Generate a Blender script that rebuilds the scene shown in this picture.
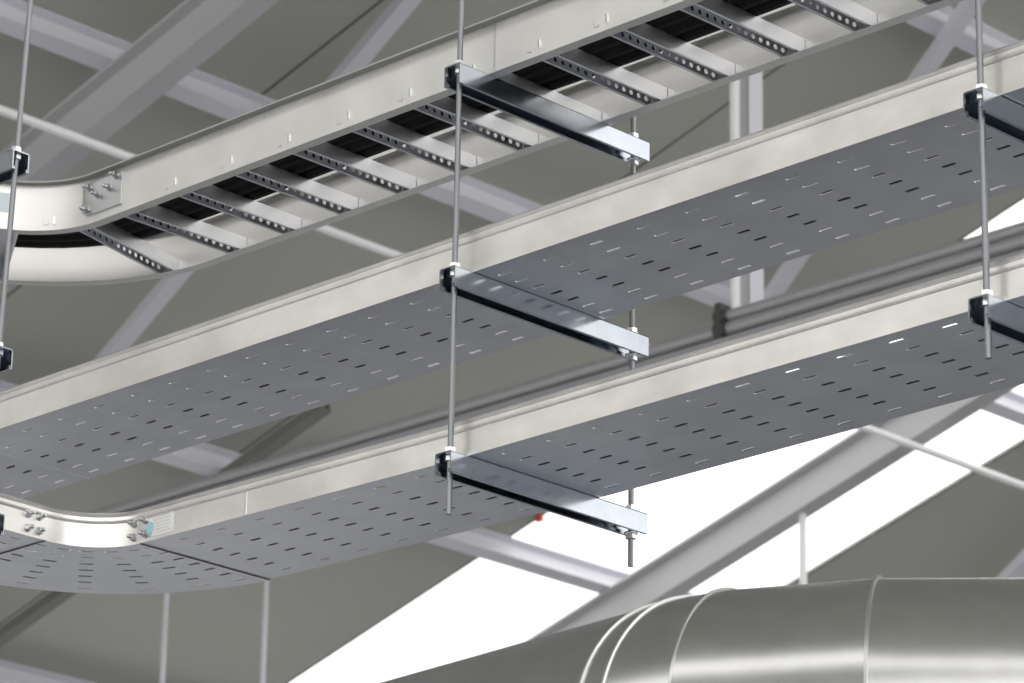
import bpy, math, random
from mathutils import Vector, Matrix
random.seed(7)
scene = bpy.context.scene
for o in list(bpy.data.objects):
    bpy.data.objects.remove(o, do_unlink=True)
COL = scene.collection

# ------------------------------------------------------------------ camera
YAW, PITCH, ROLL, FPX = 2.3488, 0.3386, 0.0174, 3793.85
CAM = Vector((4.658, -4.5755, -2.3955))
fw = Vector((math.cos(PITCH)*math.cos(YAW), math.cos(PITCH)*math.sin(YAW), math.sin(PITCH)))
rt = Vector((math.sin(YAW), -math.cos(YAW), 0)); up = rt.cross(fw)
r2 = rt*math.cos(ROLL) + up*math.sin(ROLL); u2 = -rt*math.sin(ROLL) + up*math.cos(ROLL)
cd = bpy.data.cameras.new('camera'); cam = bpy.data.objects.new('camera', cd); COL.objects.link(cam)
M = Matrix((r2, u2, -fw)).transposed().to_4x4(); M.translation = CAM
cam.matrix_world = M
cd.sensor_width = 36; cd.lens = FPX/1024*36; cd.clip_end = 300
cd.dof.use_dof = True; cd.dof.focus_distance = 6.9; cd.dof.aperture_fstop = 11
scene.camera = cam

# ------------------------------------------------------------------ world, exposure
w = bpy.data.worlds.new('daylight'); scene.world = w; w.use_nodes = True
bg = w.node_tree.nodes['Background']
bg.inputs[0].default_value = (1.0, 0.985, 0.96, 1); bg.inputs[1].default_value = 1.0
scene.view_settings.view_transform = 'Standard'; scene.view_settings.look = 'None'
scene.view_settings.gamma = 1; scene.view_settings.use_curve_mapping = False
scene.view_settings.exposure = 0.95

# ------------------------------------------------------------------ materials
def mat(name, col, rough=.5, metal=0., var=0., scale=20., stretch=(1, 1, 1), rvar=0., bump=0., bscale=200., kind='noise'):
    m = bpy.data.materials.new(name); m.use_nodes = True
    nt = m.node_tree; b = nt.nodes['Principled BSDF']
    b.inputs['Base Color'].default_value = (*col, 1); b.inputs['Roughness'].default_value = rough
    b.inputs['Metallic'].default_value = metal
    if var or rvar or bump:
        tc = nt.nodes.new('ShaderNodeTexCoord'); mp = nt.nodes.new('ShaderNodeMapping')
        mp.inputs['Scale'].default_value = stretch
        nt.links.new(tc.outputs['Object'], mp.inputs['Vector'])
        if kind == 'voronoi':
            t = nt.nodes.new('ShaderNodeTexVoronoi'); t.inputs['Scale'].default_value = scale
            sep = nt.nodes.new('ShaderNodeSeparateColor'); nt.links.new(t.outputs['Color'], sep.inputs[0]); fac = sep.outputs[0]
        else:
            t = nt.nodes.new('ShaderNodeTexNoise'); t.inputs['Scale'].default_value = scale
            t.inputs['Detail'].default_value = 5; t.inputs['Roughness'].default_value = .6; fac = t.outputs['Fac']
        nt.links.new(mp.outputs[0], t.inputs['Vector'])
        if var:
            r = nt.nodes.new('ShaderNodeMapRange'); r.inputs[1].default_value = .25; r.inputs[2].default_value = .75
            r.inputs[3].default_value = 1-var; r.inputs[4].default_value = 1+var
            nt.links.new(fac, r.inputs[0])
            mx = nt.nodes.new('ShaderNodeVectorMath'); mx.operation = 'SCALE'
            mx.inputs[0].default_value = col; nt.links.new(r.outputs[0], mx.inputs['Scale'])
            nt.links.new(mx.outputs[0], b.inputs['Base Color'])
        if rvar:
            r = nt.nodes.new('ShaderNodeMapRange'); r.inputs[1].default_value = .25; r.inputs[2].default_value = .75
            r.inputs[3].default_value = max(.02, rough-rvar); r.inputs[4].default_value = rough+rvar
            nt.links.new(fac, r.inputs[0]); nt.links.new(r.outputs[0], b.inputs['Roughness'])
        if bump:
            t2 = nt.nodes.new('ShaderNodeTexNoise'); t2.inputs['Scale'].default_value = bscale
            nt.links.new(mp.outputs[0], t2.inputs['Vector'])
            bm = nt.nodes.new('ShaderNodeBump'); bm.inputs['Strength'].default_value = bump; bm.inputs['Distance'].default_value = .002
            nt.links.new(t2.outputs['Fac'], bm.inputs['Height']); nt.links.new(bm.outputs[0], b.inputs['Normal'])
    return m
RAIL = mat('galvanised_rail', (.88, .86, .835), .36, 1, var=.07, scale=9, stretch=(1, 1, 1.5), rvar=.05)  # warm tint puts the warm light on the rails into the colour
BASE = mat('galvanised_base', (.72, .73, .76), .35, 1, var=.09, scale=7, rvar=.03)  # same steel as the rails, with bluish light from below in its tint
LADR = mat('ladder_steel', (.73, .72, .705), .42, 1, var=.05, scale=10, rvar=.05)
RUNG = mat('rung_steel', (.80, .81, .84), .35, 1, var=.05, scale=14, rvar=.03)
STRUT = mat('strut_steel', (.47, .505, .555), .20, 1, var=.10, scale=16, rvar=.03)
ROD = mat('zinc_rod', (.25, .26, .275), .42, 1)
NUT = mat('zinc_nut', (.82, .83, .85), .25, 1)
BOLT = mat('zinc_bolt', (.62, .63, .64), .28, 1)
RUB = mat('black_cable_sheath', (.006, .006, .007), .8)
DUCT = mat('spangled_duct', (.66, .66, .66), .235, 1, var=.07, scale=11, rvar=.015)
DSEAM = mat('duct_seam', (.78, .78, .78), .3, 1)
PAINT = mat('painted_steel', (.66, .66, .71), .5)
PAINTB = mat('painted_rafter', (.45, .45, .46), .5)
FLANGE = mat('shaded_flange', (.33, .33, .315), .6)  # shade under the ladder's top lip, put into a flat grey colour
WHITE = mat('white_tube', (.80, .80, .81), .4)
PIPE = mat('grey_conduit', (.36, .365, .38), .45, .3)
DARK = mat('dark_steel', (.06, .06, .06), .5)
OLIVE = mat('dark_olive_steel', (.17, .17, .15), .6)
ROOF = mat('roof_panel', (.43, .43, .385), .6, var=.04, scale=.7)
SEAM = mat('panel_seam', (.10, .10, .09), .7)
FLOOR = mat('concrete_floor', (.25, .26, .285), .95, var=.1, scale=.5)
FLOOR.node_tree.nodes['Principled BSDF'].inputs['Specular IOR Level'].default_value = .15
WALL = mat('wall_panel', (.42, .42, .40), .7)
STICK = mat('white_sticker', (.78, .78, .76), .5)
INK = mat('grey_print', (.58, .59, .60), .6)
CYAN = mat('cyan_dot', (.38, .62, .68), .5)
BLUE = mat('pale_blue_sticker', (.62, .70, .74), .5)
RED = mat('red_tag', (.7, .05, .03), .5)
# skylight sheet: frosted, lets the sky through
SKY = bpy.data.materials.new('skylight_sheet'); SKY.use_nodes = True
nt = SKY.node_tree; nt.nodes.remove(nt.nodes['Principled BSDF'])
a_ = nt.nodes.new('ShaderNodeBsdfTransparent'); b_ = nt.nodes.new('ShaderNodeBsdfTranslucent'); c_ = nt.nodes.new('ShaderNodeMixShader')
a_.inputs[0].default_value = (1, 1, 1, 1); b_.inputs[0].default_value = (.95, .95, .95, 1); c_.inputs[0].default_value = .2
nt.links.new(a_.outputs[0], c_.inputs[1]); nt.links.new(b_.outputs[0], c_.inputs[2])
nt.links.new(c_.outputs[0], nt.nodes['Material Output'].inputs[0])

# ------------------------------------------------------------------ helpers
WL = {}
def tag(o, label=None, cat=None, group=None, kind=None):
    if label: o['label'] = label
    if cat: o['category'] = cat
    if group: o['group'] = group
    if kind: o['kind'] = kind
    return o
def empty(name, loc, parent=None):
    o = bpy.data.objects.new(name, None); COL.objects.link(o); o.empty_display_size = .1
    loc = Vector(loc); WL[o.name] = loc
    if parent: o.parent = parent; o.location = loc - WL[parent.name]
    else: o.location = loc
    return o
def place(name, me, loc, parent=None, rot=None):
    o = bpy.data.objects.new(name, me); COL.objects.link(o); loc = Vector(loc); WL[o.name] = loc
    if parent: o.parent = parent; o.location = loc - WL[parent.name]
    else: o.location = loc
    if rot: o.rotation_euler = rot
    return o
def meshdata(name, V, F, m, smooth=False):
    me = bpy.data.meshes.new(name); me.from_pydata([tuple(v) for v in V], [], F); me.materials.append(m)
    if smooth:
        for p in me.polygons: p.use_smooth = True
        if smooth != 'all':
            me.set_sharp_from_angle(angle=math.radians(35))
    me.update(); return me
def mk(name, V, F, m, parent=None, origin=None, smooth=False):
    V = [Vector(v) for v in V]
    if origin is None:
        xs = [v.x for v in V]; ys = [v.y for v in V]; zs = [v.z for v in V]
        origin = Vector(((min(xs)+max(xs))/2, (min(ys)+max(ys))/2, min(zs)))
    origin = Vector(origin)
    me = meshdata(name, [v-origin for v in V], F, m, smooth)
    return place(name, me, origin, parent)
def boxVF(x0, x1, y0, y1, z0, z1):
    V = [(x, y, z) for z in (z0, z1) for y in (y0, y1) for x in (x0, x1)]
    F = [(0, 2, 3, 1), (4, 5, 7, 6), (0, 1, 5, 4), (2, 6, 7, 3), (0, 4, 6, 2), (1, 3, 7, 5)]
    return V, F
def box(name, x0, x1, y0, y1, z0, z1, m, parent=None):
    return mk(name, *boxVF(x0, x1, y0, y1, z0, z1), m, parent)
def tubeVF(pts, rads, n=12, cap=True, uphint=Vector((0, 0, 1))):
    pts = [Vector(p) for p in pts]; V = []; F = []
    if not hasattr(rads, '__len__'): rads = [rads]*len(pts)
    for i, p in enumerate(pts):
        d = (pts[min(i+1, len(pts)-1)] - pts[max(i-1, 0)]).normalized()
        h = uphint if abs(d.dot(uphint)) < .95 else Vector((1, 0, 0))
        a = d.cross(h).normalized(); b = d.cross(a)
        for k in range(n):
            t = 2*math.pi*k/n; V.append(p + (a*math.cos(t)+b*math.sin(t))*rads[i])
    for i in range(len(pts)-1):
        for k in range(n):
            F.append((i*n+k, i*n+(k+1) % n, (i+1)*n+(k+1) % n, (i+1)*n+k))
    if cap:
        F.append(tuple(range(n))[::-1]); F.append(tuple(range((len(pts)-1)*n, len(pts)*n)))
    return V, F
def tube(name, pts, r, m, parent=None, n=12):
    return mk(name, *tubeVF(pts, r, n), m, parent, smooth=True)
def sweepVF(prof, path, side):
    """prof: closed list of (out, z); path: list of (x, y, nx, ny) with outward normal; extruded with capped ends"""
    V = []; F = []; n = len(prof)
    for (x, y, nx, ny, dz) in path:
        for (o, z) in prof: V.append((x+nx*o, y+ny*o, z+dz))
    for i in range(len(path)-1):
        for k in range(n):
            q = (i*n+k, i*n+(k+1) % n, (i+1)*n+(k+1) % n, (i+1)*n+k)
            F.append(q if side > 0 else q[::-1])
    c0 = tuple(range(n)); c1 = tuple(range((len(path)-1)*n, len(path)*n))
    F.append(c0[::-1] if side > 0 else c0); F.append(c1 if side > 0 else c1[::-1])
    return V, F
def extrudeVF(prof, axis_pt, u, v, d, L):
    """closed 2D profile (a, b) in the frame u, v at axis_pt, run L metres along d"""
    P = Vector(axis_pt); u = Vector(u); v = Vector(v); d = Vector(d); n = len(prof)
    V = [P+u*a+v*b for a, b in prof] + [P+u*a+v*b+d*L for a, b in prof]
    F = [(k, (k+1) % n, n+(k+1) % n, n+k) for k in range(n)] + [tuple(range(n))[::-1], tuple(range(n, 2*n))]
    return V, F
def plateVF(cells, t, f, tv=(0, 0, 1)):
    """perforated plate. cells: (u0,u1,v0,v1,uc,vc,ulen,vlen,r) ; f(u,v)->(x,y,z) underside; t thickness"""
    V = []; F = []
    for (u0, u1, v0, v1, uc, vc, ul, vl, r) in cells:
        for top in (0, 1):
            for (a, b) in ((u1, v1), (u0, v1), (u0, v0), (u1, v0)):
                x, y, z = f(a, b); V.append((x+tv[0]*t*top, y, z+tv[2]*t*top))
            for k, (sx, sy) in enumerate(((1, 1), (-1, 1), (-1, -1), (1, -1))):
                cx = uc+sx*(ul/2-r); cy = vc+sy*(vl/2-r)
                for j in range(3):
                    an = math.radians(90*k+45*j)
                    x, y, z = f(cx+r*math.cos(an), cy+r*math.sin(an)); V.append((x+tv[0]*t*top, y, z+tv[2]*t*top))
        B = len(V)-32
        for top in (0, 1):
            o = B+16*top
            for k in range(4):
                c = o+k; p = o+4+3*k; nx = o+4+3*((k+1) % 4); cn = o+(k+1) % 4
                fs = [(c, p+1, p), (c, p+2, p+1), (c, cn, nx, p+2)]
                F += [(g if not top else g[::-1]) for g in fs]
        for i in range(12):
            j = (i+1) % 12
            F.append((B+4+i, B+4+j, B+20+j, B+20+i))
    return V, F
def hexVF(r, h, n=6):
    V = [(r*math.cos(2*math.pi*k/n), r*math.sin(2*math.pi*k/n), z) for z in (0, h) for k in range(n)]
    F = [tuple(range(n))[::-1], tuple(range(n, 2*n))] + [(k, (k+1) % n, n+(k+1) % n, n+k) for k in range(n)]
    return V, F
NUTME = meshdata('hex_nut', *hexVF(.0105, .010), NUT)
NUTME2 = meshdata('hex_nut', *hexVF(.0105, .010), BOLT)
WASHME = meshdata('washer', *hexVF(.0135, .0022, 16), NUT, True)
# bolt with hex head, washer and domed end, axis +Z
bv, bf = hexVF(.0088, .0025, 14)
h2 = [(Vector(v)*1) for v in hexVF(.0072, .007)[0]]; k0 = len(bv)
bv = list(bv) + [v+Vector((0, 0, .0025)) for v in h2]; bf = list(bf) + [tuple(i+k0 for i in q) for q in hexVF(.0072, .007)[1]]
sv, sf = tubeVF([(0, 0, .0095), (0, 0, .016), (0, 0, .0185)], [.0042, .0042, .0025], 10); k0 = len(bv)
bv += sv; bf += [tuple(i+k0 for i in q) for q in sf]
BOLTME = meshdata('bolt', bv, bf, BOLT, True)

# ------------------------------------------------------------------ the setting
SL = .3; D0 = 5.761                       # roof plane z = D0 + SL*x
def roofz(x): return D0+SL*x
nrm = Vector((-SL, 0, 1)).normalized(); dirx = Vector((1, 0, SL)).normalized()
tag(box('floor', -16, 24, -24, 22, -4.2, -4.0, FLOOR), kind='structure')
wb = tag(empty('wall_back', (-13.15, 0, -4)), kind='structure')
box('sill_wall', -13.3, -13.0, -24, 22, -4.0, -3.9, WALL, wb); box('lintel_wall', -13.3, -13.0, -24, 22, 1.2, roofz(-13)-.01, WALL, wb)  # unseen window band, opened in this wall to brighten the tray undersides
for k in range(12):
    box('pier', -13.3, -13.0, -24+4.15*k, -23.65+4.15*k, -3.9, 1.2, WALL, wb)
tag(box('wall_right', -13.0, 9, 19.7, 20, -4.0, 2.6, WALL), kind='structure')
ceil = tag(empty('ceiling', (-2, 5, roofz(-2))), kind='structure')
XR0, XR1 = -13.3, 9.0
edges = [8.88-1.88*k for k in range(12)][::-1]
edges = edges + [10.78+1.88*k for k in range(6)]
def slab(name, x0, x1, y0, y1, t0, t1, m, parent):
    V = [Vector((x, y, roofz(x)))+Vector((0, 0, t)) for t in (t0, t1) for y in (y0, y1) for x in (x0, x1)]
    return mk(name, V, boxVF(0, 1, 0, 1, 0, 1)[1], m, parent)
for i in range(len(edges)-1):
    y0, y1 = edges[i], edges[i+1]
    sky = abs(y0-8.88) < .01 or abs(y0-(8.88-1.88*7)) < .01
    if sky:
        slab('skylight_panel', XR0, XR1, y0+.008, y1-.008, 0, .006, SKY, ceil)
    else:
        slab('roof_panel', XR0, XR1, y0+.008, y1-.008, 0, .015, ROOF, ceil)
    slab('panel_seam', XR0, XR1, y0-.012, y0+.012, .002, .018, SEAM, ceil)

def ibeam(h, wd, tf, tw):
    a, b, c = wd/2, tw/2, h
    return [(-a, 0), (a, 0), (a, tf), (b, tf+.006), (b, c-tf-.006), (a, c-tf), (a, c), (-a, c), (-a, c-tf), (-b, c-tf-.006), (-b, tf+.006), (-a, tf)]
PUR = ibeam(.125, .085, .010, .008)
purl = []
for x, lab in ((-4.52, 'pale grey roof purlin nearest the top right corner'),
               (-6.43, 'pale grey roof purlin crossing the top left corner behind the wide rafter'),
               (-8.63, 'pale grey roof purlin crossing the skylight below the hanging trays'),
               (-10.72, 'pale grey roof purlin in the bottom left corner')):
    V, F = extrudeVF(PUR, Vector((x, -6, roofz(x)))-nrm*.127, (SL*0+dirx.x, 0, dirx.z), nrm, (0, 1, 0), 25.6)
    tag(mk('roof_purlin', V, [f[::-1] for f in F], PAINT), lab, 'beam', 'roof purlins')
RAF = ibeam(.215, .115, .014, .012)
for y, lab in ((4.34, 'wide grey steel rafter slanting across the top left corner'),
               (9.66, 'grey steel rafter crossing in front of the bright skylight')):
    V, F = extrudeVF(RAF, Vector((XR0, y, roofz(XR0)))-nrm*.345, (0, 1, 0), nrm, dirx, 22.8)
    tag(mk('roof_rafter', V, F, PAINTB), lab, 'beam', 'roof rafters')
# secondary dark channel between the rafters, low on the left
V, F = extrudeVF([(-.035, 0), (.035, 0), (.035, .05), (.028, .05), (.028, .01), (-.028, .01), (-.028, .05), (-.035, .05)],
                 Vector((-12.9, 6.9, roofz(-12.9)))-nrm*.174, (0, 1, 0), nrm, dirx, 5.2)
tag(mk('roof_channel', V, F, OLIVE), 'dark slim channel under the roof at the bottom left edge', 'channel')
# diagonal flat braces
def flat(name, p, q, wd, t, m, off, lab):
    P = Vector((p[0], p[1], roofz(p[0])))-nrm*off; Q = Vector((q[0], q[1], roofz(q[0])))-nrm*off
    d = (Q-P); L = d.length; d.normalize(); u = d.cross(nrm).normalized()
    V, F = extrudeVF([(-wd/2, -t), (wd/2, -t), (wd/2, 0), (wd/2-.01, 0), (wd/2-.01, -t+.01), (-wd/2+.01, -t+.01), (-wd/2+.01, 0), (-wd/2, 0)], P, u, nrm, d, L)
    return tag(mk(name, V, [f[::-1] for f in F], m), lab, 'brace', 'diagonal roof braces')
flat('roof_brace', (-4.6, 4.83), (-8.6, 5.82), .075, .05, PAINT, .128, 'slim pale diagonal brace running behind the cable ladder')
flat('roof_brace', (-4.0, 7.06), (-6.45, 8.28), .07, .05, PAINT, .128, 'slim pale diagonal brace at the top right')
flat('roof_brace', (-6.6, 11.29), (-8.6, 12.12), .10, .05, PAINT, .128, 'pale diagonal brace in the bottom right corner above the duct')
# white tube under the rafters
tag(tube('sprinkler_pipe', [(-6.44, 1.0, roofz(-6.44)-.452), (-6.44, 16.0, roofz(-6.44)-.452)], .019, WHITE),
    'thin white tube running under the rafters from left to right', 'pipe')
# hanging tubes
for (x, y, r, L, m, lab) in ((-9.49, 7.34, .014, 1.6, PAINT, 'thin pale drop rod below the tray elbow, left one of two'),
                      (-9.20, 7.75, .014, 1.6, PAINT, 'thin pale drop rod below the tray elbow, right one of two')):
    z = roofz(x); tag(tube('drop_rod', [(x, y, z-L), (x, y, z)], r, m), lab, 'rod', 'thin rods hanging from the roof')
x = -7.27; z = roofz(x)-.36
d = tag(tube('drop_tube', [(x, 9.66, z-.9), (x, 9.66, z)], .02, WHITE), 'short white tube hanging from the rafter down behind the duct', 'tube')
# post with pipes behind the trays
px, py = -4.5, 6.02
post = tag(empty('pipe_post', (px, py, 2.66)), 'white and lilac vertical hanger post behind the two upper runs', 'post')
ph_ = roofz(px)-2.66-.13; pu = Vector((.7, .714, 0)); pv = Vector((-.714, .7, 0))
PP = Vector((px, py, 2.66))
mk('tube', *tubeVF([PP-pu*.040, PP-pu*.040+Vector((0, 0, ph_))], .021, 16), WHITE, post, smooth=True)
mk('web', *extrudeVF([(-.022, 0), (.02, 0), (.02, .006), (-.022, .006)], PP, pu, pv, (0, 0, 1), ph_), PIPE, post)
mk('channel', *extrudeVF([(.016, -.02), (.070, -.02), (.070, .03), (.066, .03), (.066, -.016), (.020, -.016), (.020, .03), (.016, .03)], PP, pu, pv, (0, 0, 1), ph_), PAINT, post)
PZ = 2.640
tag(tube('conduit_pipe', [(px-.1, py-.06, PZ), (6.0, py-.06, PZ)], .024, PIPE), 'upper grey pipe starting at the clamp under the white post', 'pipe', 'grey pipes behind the lowest tray')
tag(tube('conduit_pipe', [(-9.6, py-.06, PZ-.0545), (6.0, py-.06, PZ-.0545)], .030, PIPE), 'long grey pipe just above the lowest tray, passing under the clamp', 'pipe', 'grey pipes behind the lowest tray')
V, F = extrudeVF([(-.05, 0), (.05, 0), (.05, .06), (.046, .06), (.046, .004), (-.046, .004), (-.046, .06), (-.05, .06)], (-9.6, py-.06, PZ-.165), (0, 1, 0), (0, 0, 1), (1, 0, 0), 15.6)
tag(mk('pipe_channel', V, F, PIPE), 'slim grey channel under the grey pipes behind the lowest tray', 'channel')
cl = tag(empty('pipe_clamp', (px-.05, py-.06, PZ-.14)), 'dark clamp holding the grey pipes at the foot of the white post', 'clamp')
tube('band', [(px-.09, py-.06, PZ), (px-.03, py-.06, PZ)], .036, DARK, cl); tube('band', [(px-.09, py-.06, PZ-.0545), (px-.03, py-.06, PZ-.0545)], .040, DARK, cl)
box('bracket', px-.075, px-.045, py-.10, py+.03, PZ-.15, PZ+.05, DARK, cl)

# ------------------------------------------------------------------ trays
S = .041; H2 = S/2
Z1, Z2, Z3 = .404, 0., -.3552
def railprof(H, z0):
    o = [(0, 0), (0, H-.0215), (.0035, H-.0205), (.0045, H-.0185), (.0035, H-.0165), (.0022, H-.0155), (.0022, H-.0085), (.0070, H-.0072), (.0088, H-.004), (.0070, H-.001), (.004, H), (-.012, H), (-.012, H-.009)]
    i = [(-.0105, H-.009), (-.0105, H-.002), (.0005, H-.0022), (.0005, H-.014), (-.0016, H-.016), (-.0016, 0)]
    return [(a, b+z0) for a, b in o+i]
def path_for(yn, cx, cy, r, x_end, y_end, out, kink, zf, near=True):
    """rail from x_end along -X at y=yn, bending about (cx,cy) with radius r, then along -Y; out=+1 towards the elbow centre"""
    P = [(x_end, yn, 0, -out)]
    for k in kink: P.append((k, yn, 0, -out))
    for k in range(0, 25):
        t = math.radians(90*k/24)
        P.append((cx-r*math.sin(t), cy+r*math.cos(t), out*math.sin(t), -out*math.cos(t)))
    P.append((cx-r, y_end, out, 0))
    return [(x, y, nx, ny, zf(x, y)) for x, y, nx, ny in P]

def slotcells(u_edges, rows, v0, v1, cols, ul, vl, r):
    C = []
    vb = [v0]+[(cols[i]+cols[i+1])/2 for i in range(len(cols)-1)]+[v1]
    for i, uc in enumerate(rows):
        for j, vc in enumerate(cols):
            C.append((u_edges[i], u_edges[i+1], vb[j], vb[j+1], uc, vc, ul, vl, r))
    return C
def perforated_tray(label, zb, H, yn, wd, ec, rin, x_end, y_end, rows, cols, zf, kink, arows, joints):
    root = tag(empty('cable_tray', (.2, yn+wd/2, zb)), label, 'cable tray', 'perforated cable trays')
    cx, cy = ec
    for r, out, y in ((rin, 1, yn), (rin+wd, -1, yn+wd)):
        V, F = sweepVF(railprof(H, zb), path_for(y, cx, cy, r, x_end, y_end, out, kink, zf), out)
        mk('side_rail', V, F, RAIL, root, smooth=True)
    t = .0016
    # straight base
    ue = [cx+.004]+[(rows[i]+rows[i+1])/2 for i in range(len(rows)-1)]+[x_end]
    V, F = plateVF(slotcells(ue, rows, yn+.0005, yn+wd-.0005, cols, .031, .0075, .0030), t, lambda u, v: (u, v, zb+zf(u, v)))
    mk('base_plate', V, F, BASE, root)
    # elbow base: u = angle, v = radius
    rc = [rin+(c-yn) for c in cols]
    ae = [0.]+[(arows[i]+arows[i+1])/2 for i in range(len(arows)-1)]+[math.pi/2]
    vb = [rin+.0005]+[(rc[i]+rc[i+1])/2 for i in range(len(rc)-1)]+[rin+wd-.0005]
    V = []; F = []
    def fm(u, v):
        x = cx-v*math.sin(u); y = cy+v*math.cos(u); return (x, y, zb+zf(x, y))
    for i, a in enumerate(arows):
        n = 1
        for j, rr in enumerate(rc):
            # outline built in local tangent frame
            cell = [(ae[i], vb[j]), (ae[i+1], vb[j]), (ae[i+1], vb[j+1]), (ae[i], vb[j+1])]
            B = len(V); hl = min(.0155, rr*(ae[i+1]-ae[i])*.38)
            inner = []
            for k, (sx, sy) in enumerate(((-1, -1), (1, -1), (1, 1), (-1, 1))):
                for q in range(2):
                    aa = math.radians(180+90*k+90*q)
                    inner.append((a+(sx*(hl-.003)+.003*math.cos(aa))/rr, rr+sy*.00075+.003*math.sin(aa)))
            mids = []
            outer = []
            for k in range(4):
                c0 = cell[k]; c1 = cell[(k+1) % 4]
                outer += [c0, ((c0[0]+c1[0])/2, (c0[1]+c1[1])/2)]
            for top in (0, 1):
                for q in outer+inner:
                    x, y, z = fm(*q); V.append((x, y, z+t*top))
            for top in (0, 1):
                o = B+16*top
                for k in range(4):
                    oc, om, on = o+2*k, o+2*k+1, o+(2*k+2) % 8
                    i0, i1, i2 = o+8+2*k, o+8+2*k+1, o+8+(2*k+2) % 8
                    fs = [(oc, om, i1, i0), (om, on, i2, i1)]
                    F += [q if top else q[::-1] for q in fs]
            for k in range(8):
                m = (k+1) % 8; F.append((B+8+m, B+8+k, B+24+k, B+24+m))
    mk('elbow_base', V, F, BASE, root)
    # branch base beyond the elbow (towards the viewer)
    by = [cy-.05-.1115*k for k in range(int((cy-y_end)/.1115))][::-1]
    bue = [y_end]+[(by[i]+by[i+1])/2 for i in range(len(by)-1)]+[cy-.004]
    bc = [cx-r for r in rc][::-1]
    V, F = plateVF(slotcells(bue, by, cx-rin-wd+.0005, cx-rin-.0005, bc, .031, .0075, .003), t, lambda u, v: (v, u, zb+zf(v, u)))
    mk('base_plate', V, [f[::-1] for f in F], BASE, root)
    # seams on the rails where two lengths butt
    for jx in joints:
        z = zb+zf(jx, 0)
        box('joint_strip', jx-.0025, jx+.0025, yn-.0012, yn+.0005, z+.002, z+H-.022, LADR, root)
    return root
# lower tray: its left length climbs slightly towards the elbow
def zf_low(x, y): return .0135*(-.05-max(x, -1.03)) if x < -.05 else .004*(x+.05)
def zf_mid(x, y): return .0055*x if x > 0 else max(.0025*x, -.004)
YL, WL_, YM, WM_ = .0270, .346, .0294, .346
colsL = [YL+.035+.0455*k for k in range(7)]
rowsL = [.977-.1115*k for k in range(-11, 17)][::-1]
low = perforated_tray('lowest perforated steel cable tray, curving towards the viewer at its left end', Z3+S, .069, YL, WL_, (-.895, -.103), .13, 2.26, -1.0,
                      rowsL, colsL, zf_low, [-.05], [math.radians(a) for a in (6, 18, 34.5, 51.5, 68, 84)], [-.585, 1.18])
colsM = [YM+.045+.0455*k for k in range(7)]
rowsM = [.632-.1155*k for k in range(-14, 22)][::-1]
mid = perforated_tray('middle perforated steel cable tray, running straight across the picture', Z2+S, .0804, YM, WM_, (-1.87, -.17), .2, 2.3, -1.0,
                      rowsM, colsM, zf_mid, [0., -.5, -1.0], [math.radians(a) for a in (8, 23, 38, 53, 68, 82)], [1.19])
# bolts and sticker on the elbow of the lower tray
zl = Z3+S+zf_low(-.88, 0)
for (bx, bz) in ((-.913, .0395), (-.880, .0405), (-.913, .0110), (-.880, .0120)):
    place('bolt', BOLTME, (bx, YL-.0003, zl+bz+.004), low, (math.pi/2, random.random()*3, 0))
xi = -.895-.13
for (by, bz) in ((-.122, .0405), (-.150, .0405), (-.122, .0115), (-.150, .0115)):
    place('bolt', BOLTME, (xi+.0003, by, Z3+S+zf_low(xi, 0)+bz+.004), low, (math.pi/2, random.random()*3, math.pi/2))
st = box('sticker', -.858, -.795, YL-.001, YL-.0002, zl+.006, zl+.052, STICK, low)
for k in range(6):
    box('print_line', -.854, -.802-.006*(k % 2), YL-.0013, YL-.0009, zl+.0115+.0065*k, zl+.0135+.0065*k, INK, st)
V, F = tubeVF([(-.866, YL-.0012, zl+.026), (-.866, YL-.0001, zl+.026)], .0125, 18)
mk('round_sticker', V, F, CYAN, low)
# seam lines between base plates
box('joint_strip', -.8975, -.8945, YL, YL+WL_, Z3+S+zf_low(-.895, 0)-.0015, Z3+S+zf_low(-.895, 0), OLIVE, low)
box('joint_strip', xi-WL_, xi, -.1065, -.1035, Z3+S+zf_low(xi, 0)-.0015, Z3+S+zf_low(xi, 0), OLIVE, low)
box('joint_strip', -1.502, -1.498, YM, YM+WM_, Z2+S+zf_mid(-1.5, 0)-.001, Z2+S+zf_mid(-1.5, 0), BASE, mid)

# ------------------------------------------------------------------ cable ladder
ZD = Z1+S; YD, WD, HD = .0573, .335, .105
LC = (-1.13, YD-.2); LR = .2
lad = tag(empty('cable_ladder', (.2, YD+WD/2, ZD)), 'topmost steel cable ladder with rungs carrying black cables', 'cable ladder')
f_ = .024; t_ = .002
lp = [(0, 0), (0, HD), (-f_, HD), (-f_, HD-.008), (-f_+t_, HD-.008), (-f_+t_, HD-t_), (-t_, HD-t_), (-t_, t_), (-f_, t_), (-f_, 0)]
lp = [(a, b+ZD) for a, b in lp]
for r, out, y in ((LR, 1, YD), (LR+WD, -1, YD+WD)):
    V, F = sweepVF(lp, path_for(y, LC[0], LC[1], r, 2.4, -1.2, out, [], lambda x, y: 0), out)
    mk('side_rail', V, F, LADR, lad, smooth=True)
    V, F = sweepVF([(.0002, ZD+HD-.004), (.0002, ZD+HD), (.017, ZD+HD), (.017, ZD+HD-.004)][::-1], path_for(y, LC[0], LC[1], r, 2.4, -1.2, out, [], lambda x, y: 0), -out)
    mk('top_flange', V, F, FLANGE, lad)['label'] = 'top flange coloured grey for its shaded underside'
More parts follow.
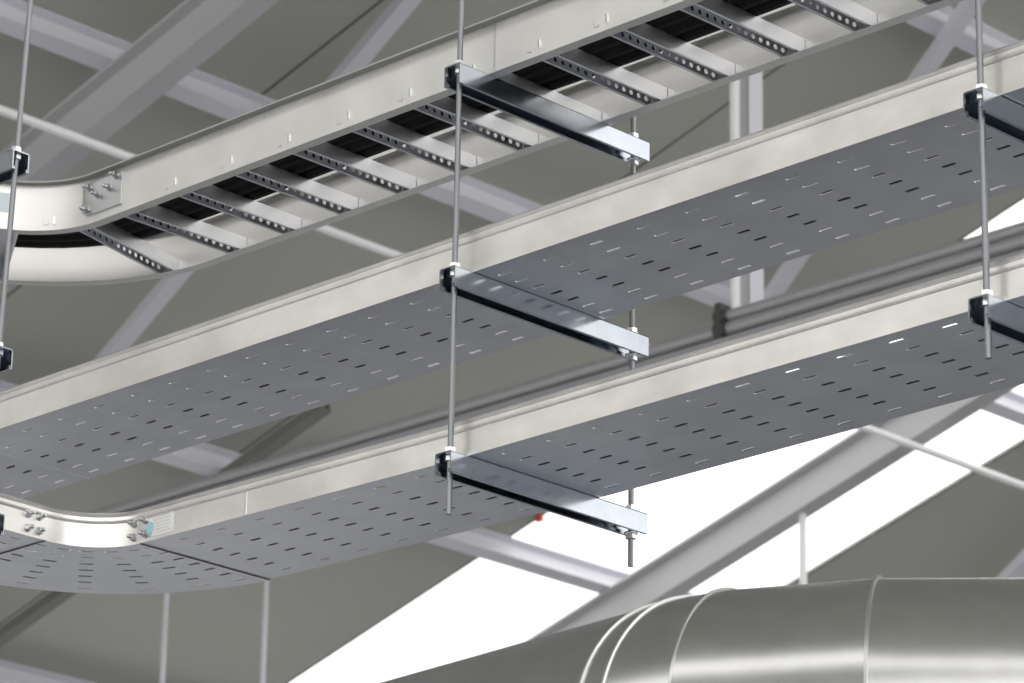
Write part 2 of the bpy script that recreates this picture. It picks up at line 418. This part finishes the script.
# rung: folded channel, holes in its underside
RW, RH = .042, .030; L = WD-.006
holes = [(.02+.021*k) for k in range(int((L-.03)/.021)+1)]
vb = [0.]+[(holes[i]+holes[i+1])/2 for i in range(len(holes)-1)]+[L]
cells = [(0, RH-.0013, vb[j], vb[j+1], .0145, h, .0105, .0105, .0051) for j, h in enumerate(holes)]
V, F = plateVF(cells, .0015, lambda u, v: (-RW/2, v, u), (1, 0, 0))
V = list(V); F = list(F)
for bx_ in ((RW/2-.0015, RW/2, 0, L, 0, RH-.0013), (-RW/2, RW/2, 0, L, RH-.0014, RH), (RW/2-.006, RW/2-.0014, 0, L, 0, .0015), (-RW/2+.0014, -RW/2+.006, 0, L, 0, .0015)):
    v2, f2 = boxVF(*bx_); k0 = len(V); V += v2; F += [tuple(i+k0 for i in q) for q in f2]
RUNGME = meshdata('rung', V, F, RUNG)
TAB1 = meshdata('rung_tab', *boxVF(-.002, .002, -.0035, .001, 0, .017), NUT)
tv = []; tf = []
for bx_ in ((-.006, .006, -.0012, 0, 0, .0018), (-.006, -.0045, -.0012, 0, 0, .014), (.0045, .006, -.0012, 0, 0, .005)):
    v2, f2 = boxVF(*bx_); k0 = len(tv); tv += v2; tf += [tuple(i+k0 for i in q) for q in f2]
TAB2 = meshdata('rung_tab', tv, tf, BOLT)
for k in range(-1, 19):
    x = -.905+.1715*k
    o = place('rung', RUNGME, (x+.026, YD+.003, ZD+.004), lad)
    if x > -1.0:
        place('rung_tab', TAB1, (x+.028, YD, ZD+.014), o); place('rung_tab', TAB2, (x+.001, YD, ZD+.012), o)
for a in (14, 57, 84):
    t = math.radians(a)
    o = place('rung', RUNGME, (LC[0]-(LR+.003)*math.sin(t), LC[1]+(LR+.003)*math.cos(t), ZD+.004), lad, (0, 0, t))
for k in range(1, 6):
    place('rung', RUNGME, (LC[0]-LR-.003, LC[1]-.1715*k, ZD+.004), lad, (0, 0, math.pi/2))
for (a) in (30,):
    t = math.radians(a); n_ = (math.sin(t), -math.cos(t))
    for (dt, me) in ((0, TAB1), (-.1, TAB2)):
        o = place('rung_tab', me, (LC[0]-(LR-.0005)*math.sin(t-dt), LC[1]+(LR-.0005)*math.cos(t-dt), ZD+.012), lad, (0, 0, t))
# splice plate with bolts
V, F = extrudeVF([(-1.178, .030), (-1.155, .018), (-1.045, .018), (-1.045, .092), (-1.082, .096), (-1.178, .088)], (0, YD-.004, ZD), (1, 0, 0), (0, 0, 1), (0, 1, 0), .0035)
sp = mk('splice_plate', V, [f[::-1] for f in F], BOLT, lad)
for (bx, bz) in ((-1.150, .080), (-1.122, .058), (-1.085, .064), (-1.155, .032), (-1.065, .086)):
    place('bolt', BOLTME, (bx, YD-.004, ZD+bz), sp, (math.pi/2, random.random()*3, 0))
V = []; 
for i in range(7):
    t = math.radians(58+i*4.2)
    for z in (ZD+.038, ZD+.080): V.append((LC[0]-(LR-.0008)*math.sin(t), LC[1]+(LR-.0008)*math.cos(t), z))
Fs = [(2*i, 2*i+1, 2*i+3, 2*i+2) for i in range(6)]
mk('sticker', V, Fs, BLUE, lad)
box('joint_strip', .033, .037, YD-.0006, YD+.0005, ZD+.003, ZD+HD-.002, BOLT, lad)

# ------------------------------------------------------------------ cables
def cable(y, z, r, label, group, ec=None, rr=None, x_end=2.35, y_end=-1.1, zf=lambda x, y: 0, wob=.002, ph=0):
    P = []
    cx, cy = ec
    x = x_end
    while x > cx:
        P.append((x, y+wob*math.sin(x*5+ph), z+zf(x, y))); x -= .12
    R_ = y-cy
    for k in range(0, 13):
        t = math.radians(90*k/12); xx = cx-R_*math.sin(t); yy = cy+R_*math.cos(t); P.append((xx, yy, z+zf(xx, yy)))
    P.append((cx-R_, y_end, z+zf(cx-R_, y_end)))
    tag(tube('power_cable', P, r, RUB, n=10), label, 'cable', group)
zc = ZD+.004+RH
gl = 'black cables on the ladder rungs'
for i, (y, r, lab) in enumerate(((.096, .0140, 'black cable on the ladder rungs closest to the near rail'),
               (.127, .0140, 'black cable on the ladder, second from the near rail'),
               (.1715, .0145, 'black cable on the ladder, in the middle of the five'),
               (.2120, .0170, 'thick black cable on the ladder, second from the far side'),
               (.2485, .0175, 'thick black cable on the ladder, farthest from the near rail'))):
    cable(y, zc+r+.0002, r, lab, gl, LC, x_end=2.4, ph=0, wob=.003)
for i, (c, r, wh) in enumerate(((2.8, .012, 'closest to the near rail'), (3.6, .013, 'between the other two'), (4.45, .012, 'farthest from the near rail'))):
    cable(YM+.045+.0455*c, Z2+S+.0018+r, r, 'black cable inside the middle tray seen through its slots, '+wh, 'black cables in the middle tray', (-1.87, -.17), zf=zf_mid)
for i, (c, r, wh) in enumerate(((1.8, .013, 'closest to the near rail'), (2.7, .013, 'second from the near rail'), (3.6, .014, 'in the middle of five'), (4.6, .013, 'second from the far rail'), (5.5, .012, 'closest to the far rail'))):
    cable(YL+.035+.0455*c, Z3+S+.0018+r, r, 'black cable inside the lowest tray seen through its slots, '+wh, 'black cables in the lowest tray', (-.895, -.103), zf=zf_low, x_end=2.2)

# ------------------------------------------------------------------ strut channels and threaded rods
b = H2; lt = .0025
SP = [(-b, 0), (-b, S-.0035), (-b+.001, S-.001), (-b+.0035, S), (b-.0035, S), (b-.001, S-.001), (b, S-.0035), (b, 0), (b-.0065, 0), (b-.0065, .007), (b-.0065+lt*.7, .007), (b-.0065+lt*.7, lt), (b-lt, lt), (b-lt, S-lt),
      (-b+lt, S-lt), (-b+lt, lt), (-b+.0065-lt*.7, lt), (-b+.0065-lt*.7, .007), (-b+.0065, .007), (-b+.0065, 0)]
def strut(p, d, L, label, group='strut channels carrying the runs'):
    d = Vector(d); u = Vector((d.y, -d.x, 0))
    V, F = extrudeVF(SP, p, u, (0, 0, 1), d, L)
    o = mk('strut_channel', V, F, STRUT); tag(o, label, 'strut', group); return o
XR = 1.209
where = {0: 'at the middle hanger', 1: 'at the right hanger', 2: 'at the left hanger'}
for x, zz, wh in ((0, (Z1, Z2, Z3), 'in the middle of the picture'), (XR, (Z1, Z2+.0062, Z3+.005), 'at the right edge')):
    for z, what in zip(zz, ('top', 'middle', 'lowest')):
        run = {'top': 'under the cable ladder', 'middle': 'under the middle tray', 'lowest': 'under the lowest tray'}[what]
        strut((x, -.020, z), (0, 1, 0), .525, 'shiny grey strut channel %s %s' % (run, wh))
strut((-.940, -.29, Z1), (-1, 0, 0), .82, 'grey strut channel end beside the ladder bend at the left edge')
strut((-.953, -.29, Z2-.004), (-1, 0, 0), 1.6, 'dark strut channel end at the left edge above the middle tray')
strut((-.945, -.29, Z3+.013), (-1, 0, 0), .55, 'strut channel under the left arm of the lowest tray')

def rod(p0, p1, label, levels, inside=True):
    V, F = tubeVF([p0, p1], .0056, 12)
    o = mk('threaded_rod', V, F, ROD, smooth=True); tag(o, label, 'rod', 'threaded hanger rods')
    P0 = Vector(p0); P1 = Vector(p1)
    for z in levels:
        k = (z-P0.z)/(P1.z-P0.z); q = P0.lerp(P1, k)
        place('washer', WASHME, (q.x, q.y, z+S), o); place('hex_nut', NUTME, (q.x, q.y, z+S+.0022), o, (0, 0, .3))
        if inside:
            place('hex_nut', NUTME2, (q.x, q.y, z+S-.0130), o, (0, 0, .5))
        else:
            place('washer', WASHME, (q.x, q.y, z-.0022), o); place('hex_nut', NUTME2, (q.x, q.y, z-.0122), o, (0, 0, .5))
    return o
TOPZ = roofz(0)
rod((-.002, 0, Z3-.072), (.012, 0, TOPZ), 'threaded steel rod in the middle, on the near side of the trays', (Z1, Z2, Z3))
rod((.002, .478, Z3-.066), (.004, .478, TOPZ), 'threaded steel rod in the middle, behind the trays', (Z1, Z2, Z3), False)
rod((XR+.002, 0, Z3-.055), (XR-.012, 0, roofz(XR)), 'threaded steel rod at the right edge, on the near side of the trays', (Z1, Z2+.0062, Z3+.005))
rod((XR, .478, Z3-.06), (XR, .478, roofz(XR)), 'threaded steel rod behind the trays at the right hanger', (Z1, Z2+.0062, Z3+.005), False)
rod((-.973-.0167, -.29, -.42), (-.973+.22, -.29, roofz(-.76)-.03), 'leaning threaded steel rod at the left edge', (Z1, Z2-.004, Z3+.013))

# ------------------------------------------------------------------ round duct
duct = tag(empty('air_duct', (-.9, 2.3, -.72)), 'large round galvanised air duct with segmented bend at the bottom right', 'duct')
DR = .40; zc = -.30
def dv(a): return Vector((math.cos(math.radians(a)), math.sin(math.radians(a)), 0))
ring1 = Vector((-.875, 2.326, zc)); ring2 = ring1-dv(25)*.345; ring3 = ring2-dv(6)*.095
ang = [40, 25, 6, -5]
cent = [ring1+dv(40)*3.2, ring1, ring2, ring3, ring3-dv(-5)*6]
nr = [dv(40), dv(32.5), dv(14.5), dv(-1), dv(-5)]
NS = 72
def ringpts(c, n, ax, R):
    # intersect the cylinder of axis ax with the plane of normal n through c
    s = Vector((-ax.y, ax.x, 0)); out = []
    for k in range(NS):
        t = 2*math.pi*k/NS; o = s*math.cos(t)*R+Vector((0, 0, 1))*math.sin(t)*R
        out.append(c+o-ax*(o.dot(n)/ax.dot(n)))
    return out
for i in range(4):
    ax = dv(ang[i]); A = ringpts(cent[i], nr[i], ax, DR); B = ringpts(cent[i+1], nr[i+1], ax, DR)
    n = 6 if i in (0, 3) else 1
    V = []
    for j in range(n+1): V += [a.lerp(b_, j/n) for a, b_ in zip(A, B)]
    F = [(j*NS+k, j*NS+(k+1) % NS, (j+1)*NS+(k+1) % NS, (j+1)*NS+k) for j in range(n) for k in range(NS)]
    mk('duct_section', V, F, DUCT, duct, smooth='all')
def seam(c, n, wd, pr):
    V = []; F = []
    prof = [(-wd, -.002), (-wd*.6, pr), (wd*.6, pr), (wd, -.002)]
    for (o, h) in prof:
        V += [p_ for p_ in ringpts(c+n*o, n, n, DR+.001+h)]
    for j in range(3):
        for k in range(NS): F.append((j*NS+k, (j+1)*NS+k, (j+1)*NS+(k+1) % NS, j*NS+(k+1) % NS))
    mk('seam_ring', V, F, DSEAM, duct, smooth=True)
seam(ring1, nr[1], .006, .007); seam(ring2, nr[2], .005, .006); seam(ring3, nr[3], .005, .006)
seam(ring3-dv(-5)*.06, dv(-5), .005, .005)
# small red tag by the skylight edge
tag(box('red_tag', -8.385, -8.35, 8.85, 8.88, roofz(-8.36)-.035, roofz(-8.36)-.0, RED), 'tiny red tag at the skylight edge under the lowest tray', 'tag')
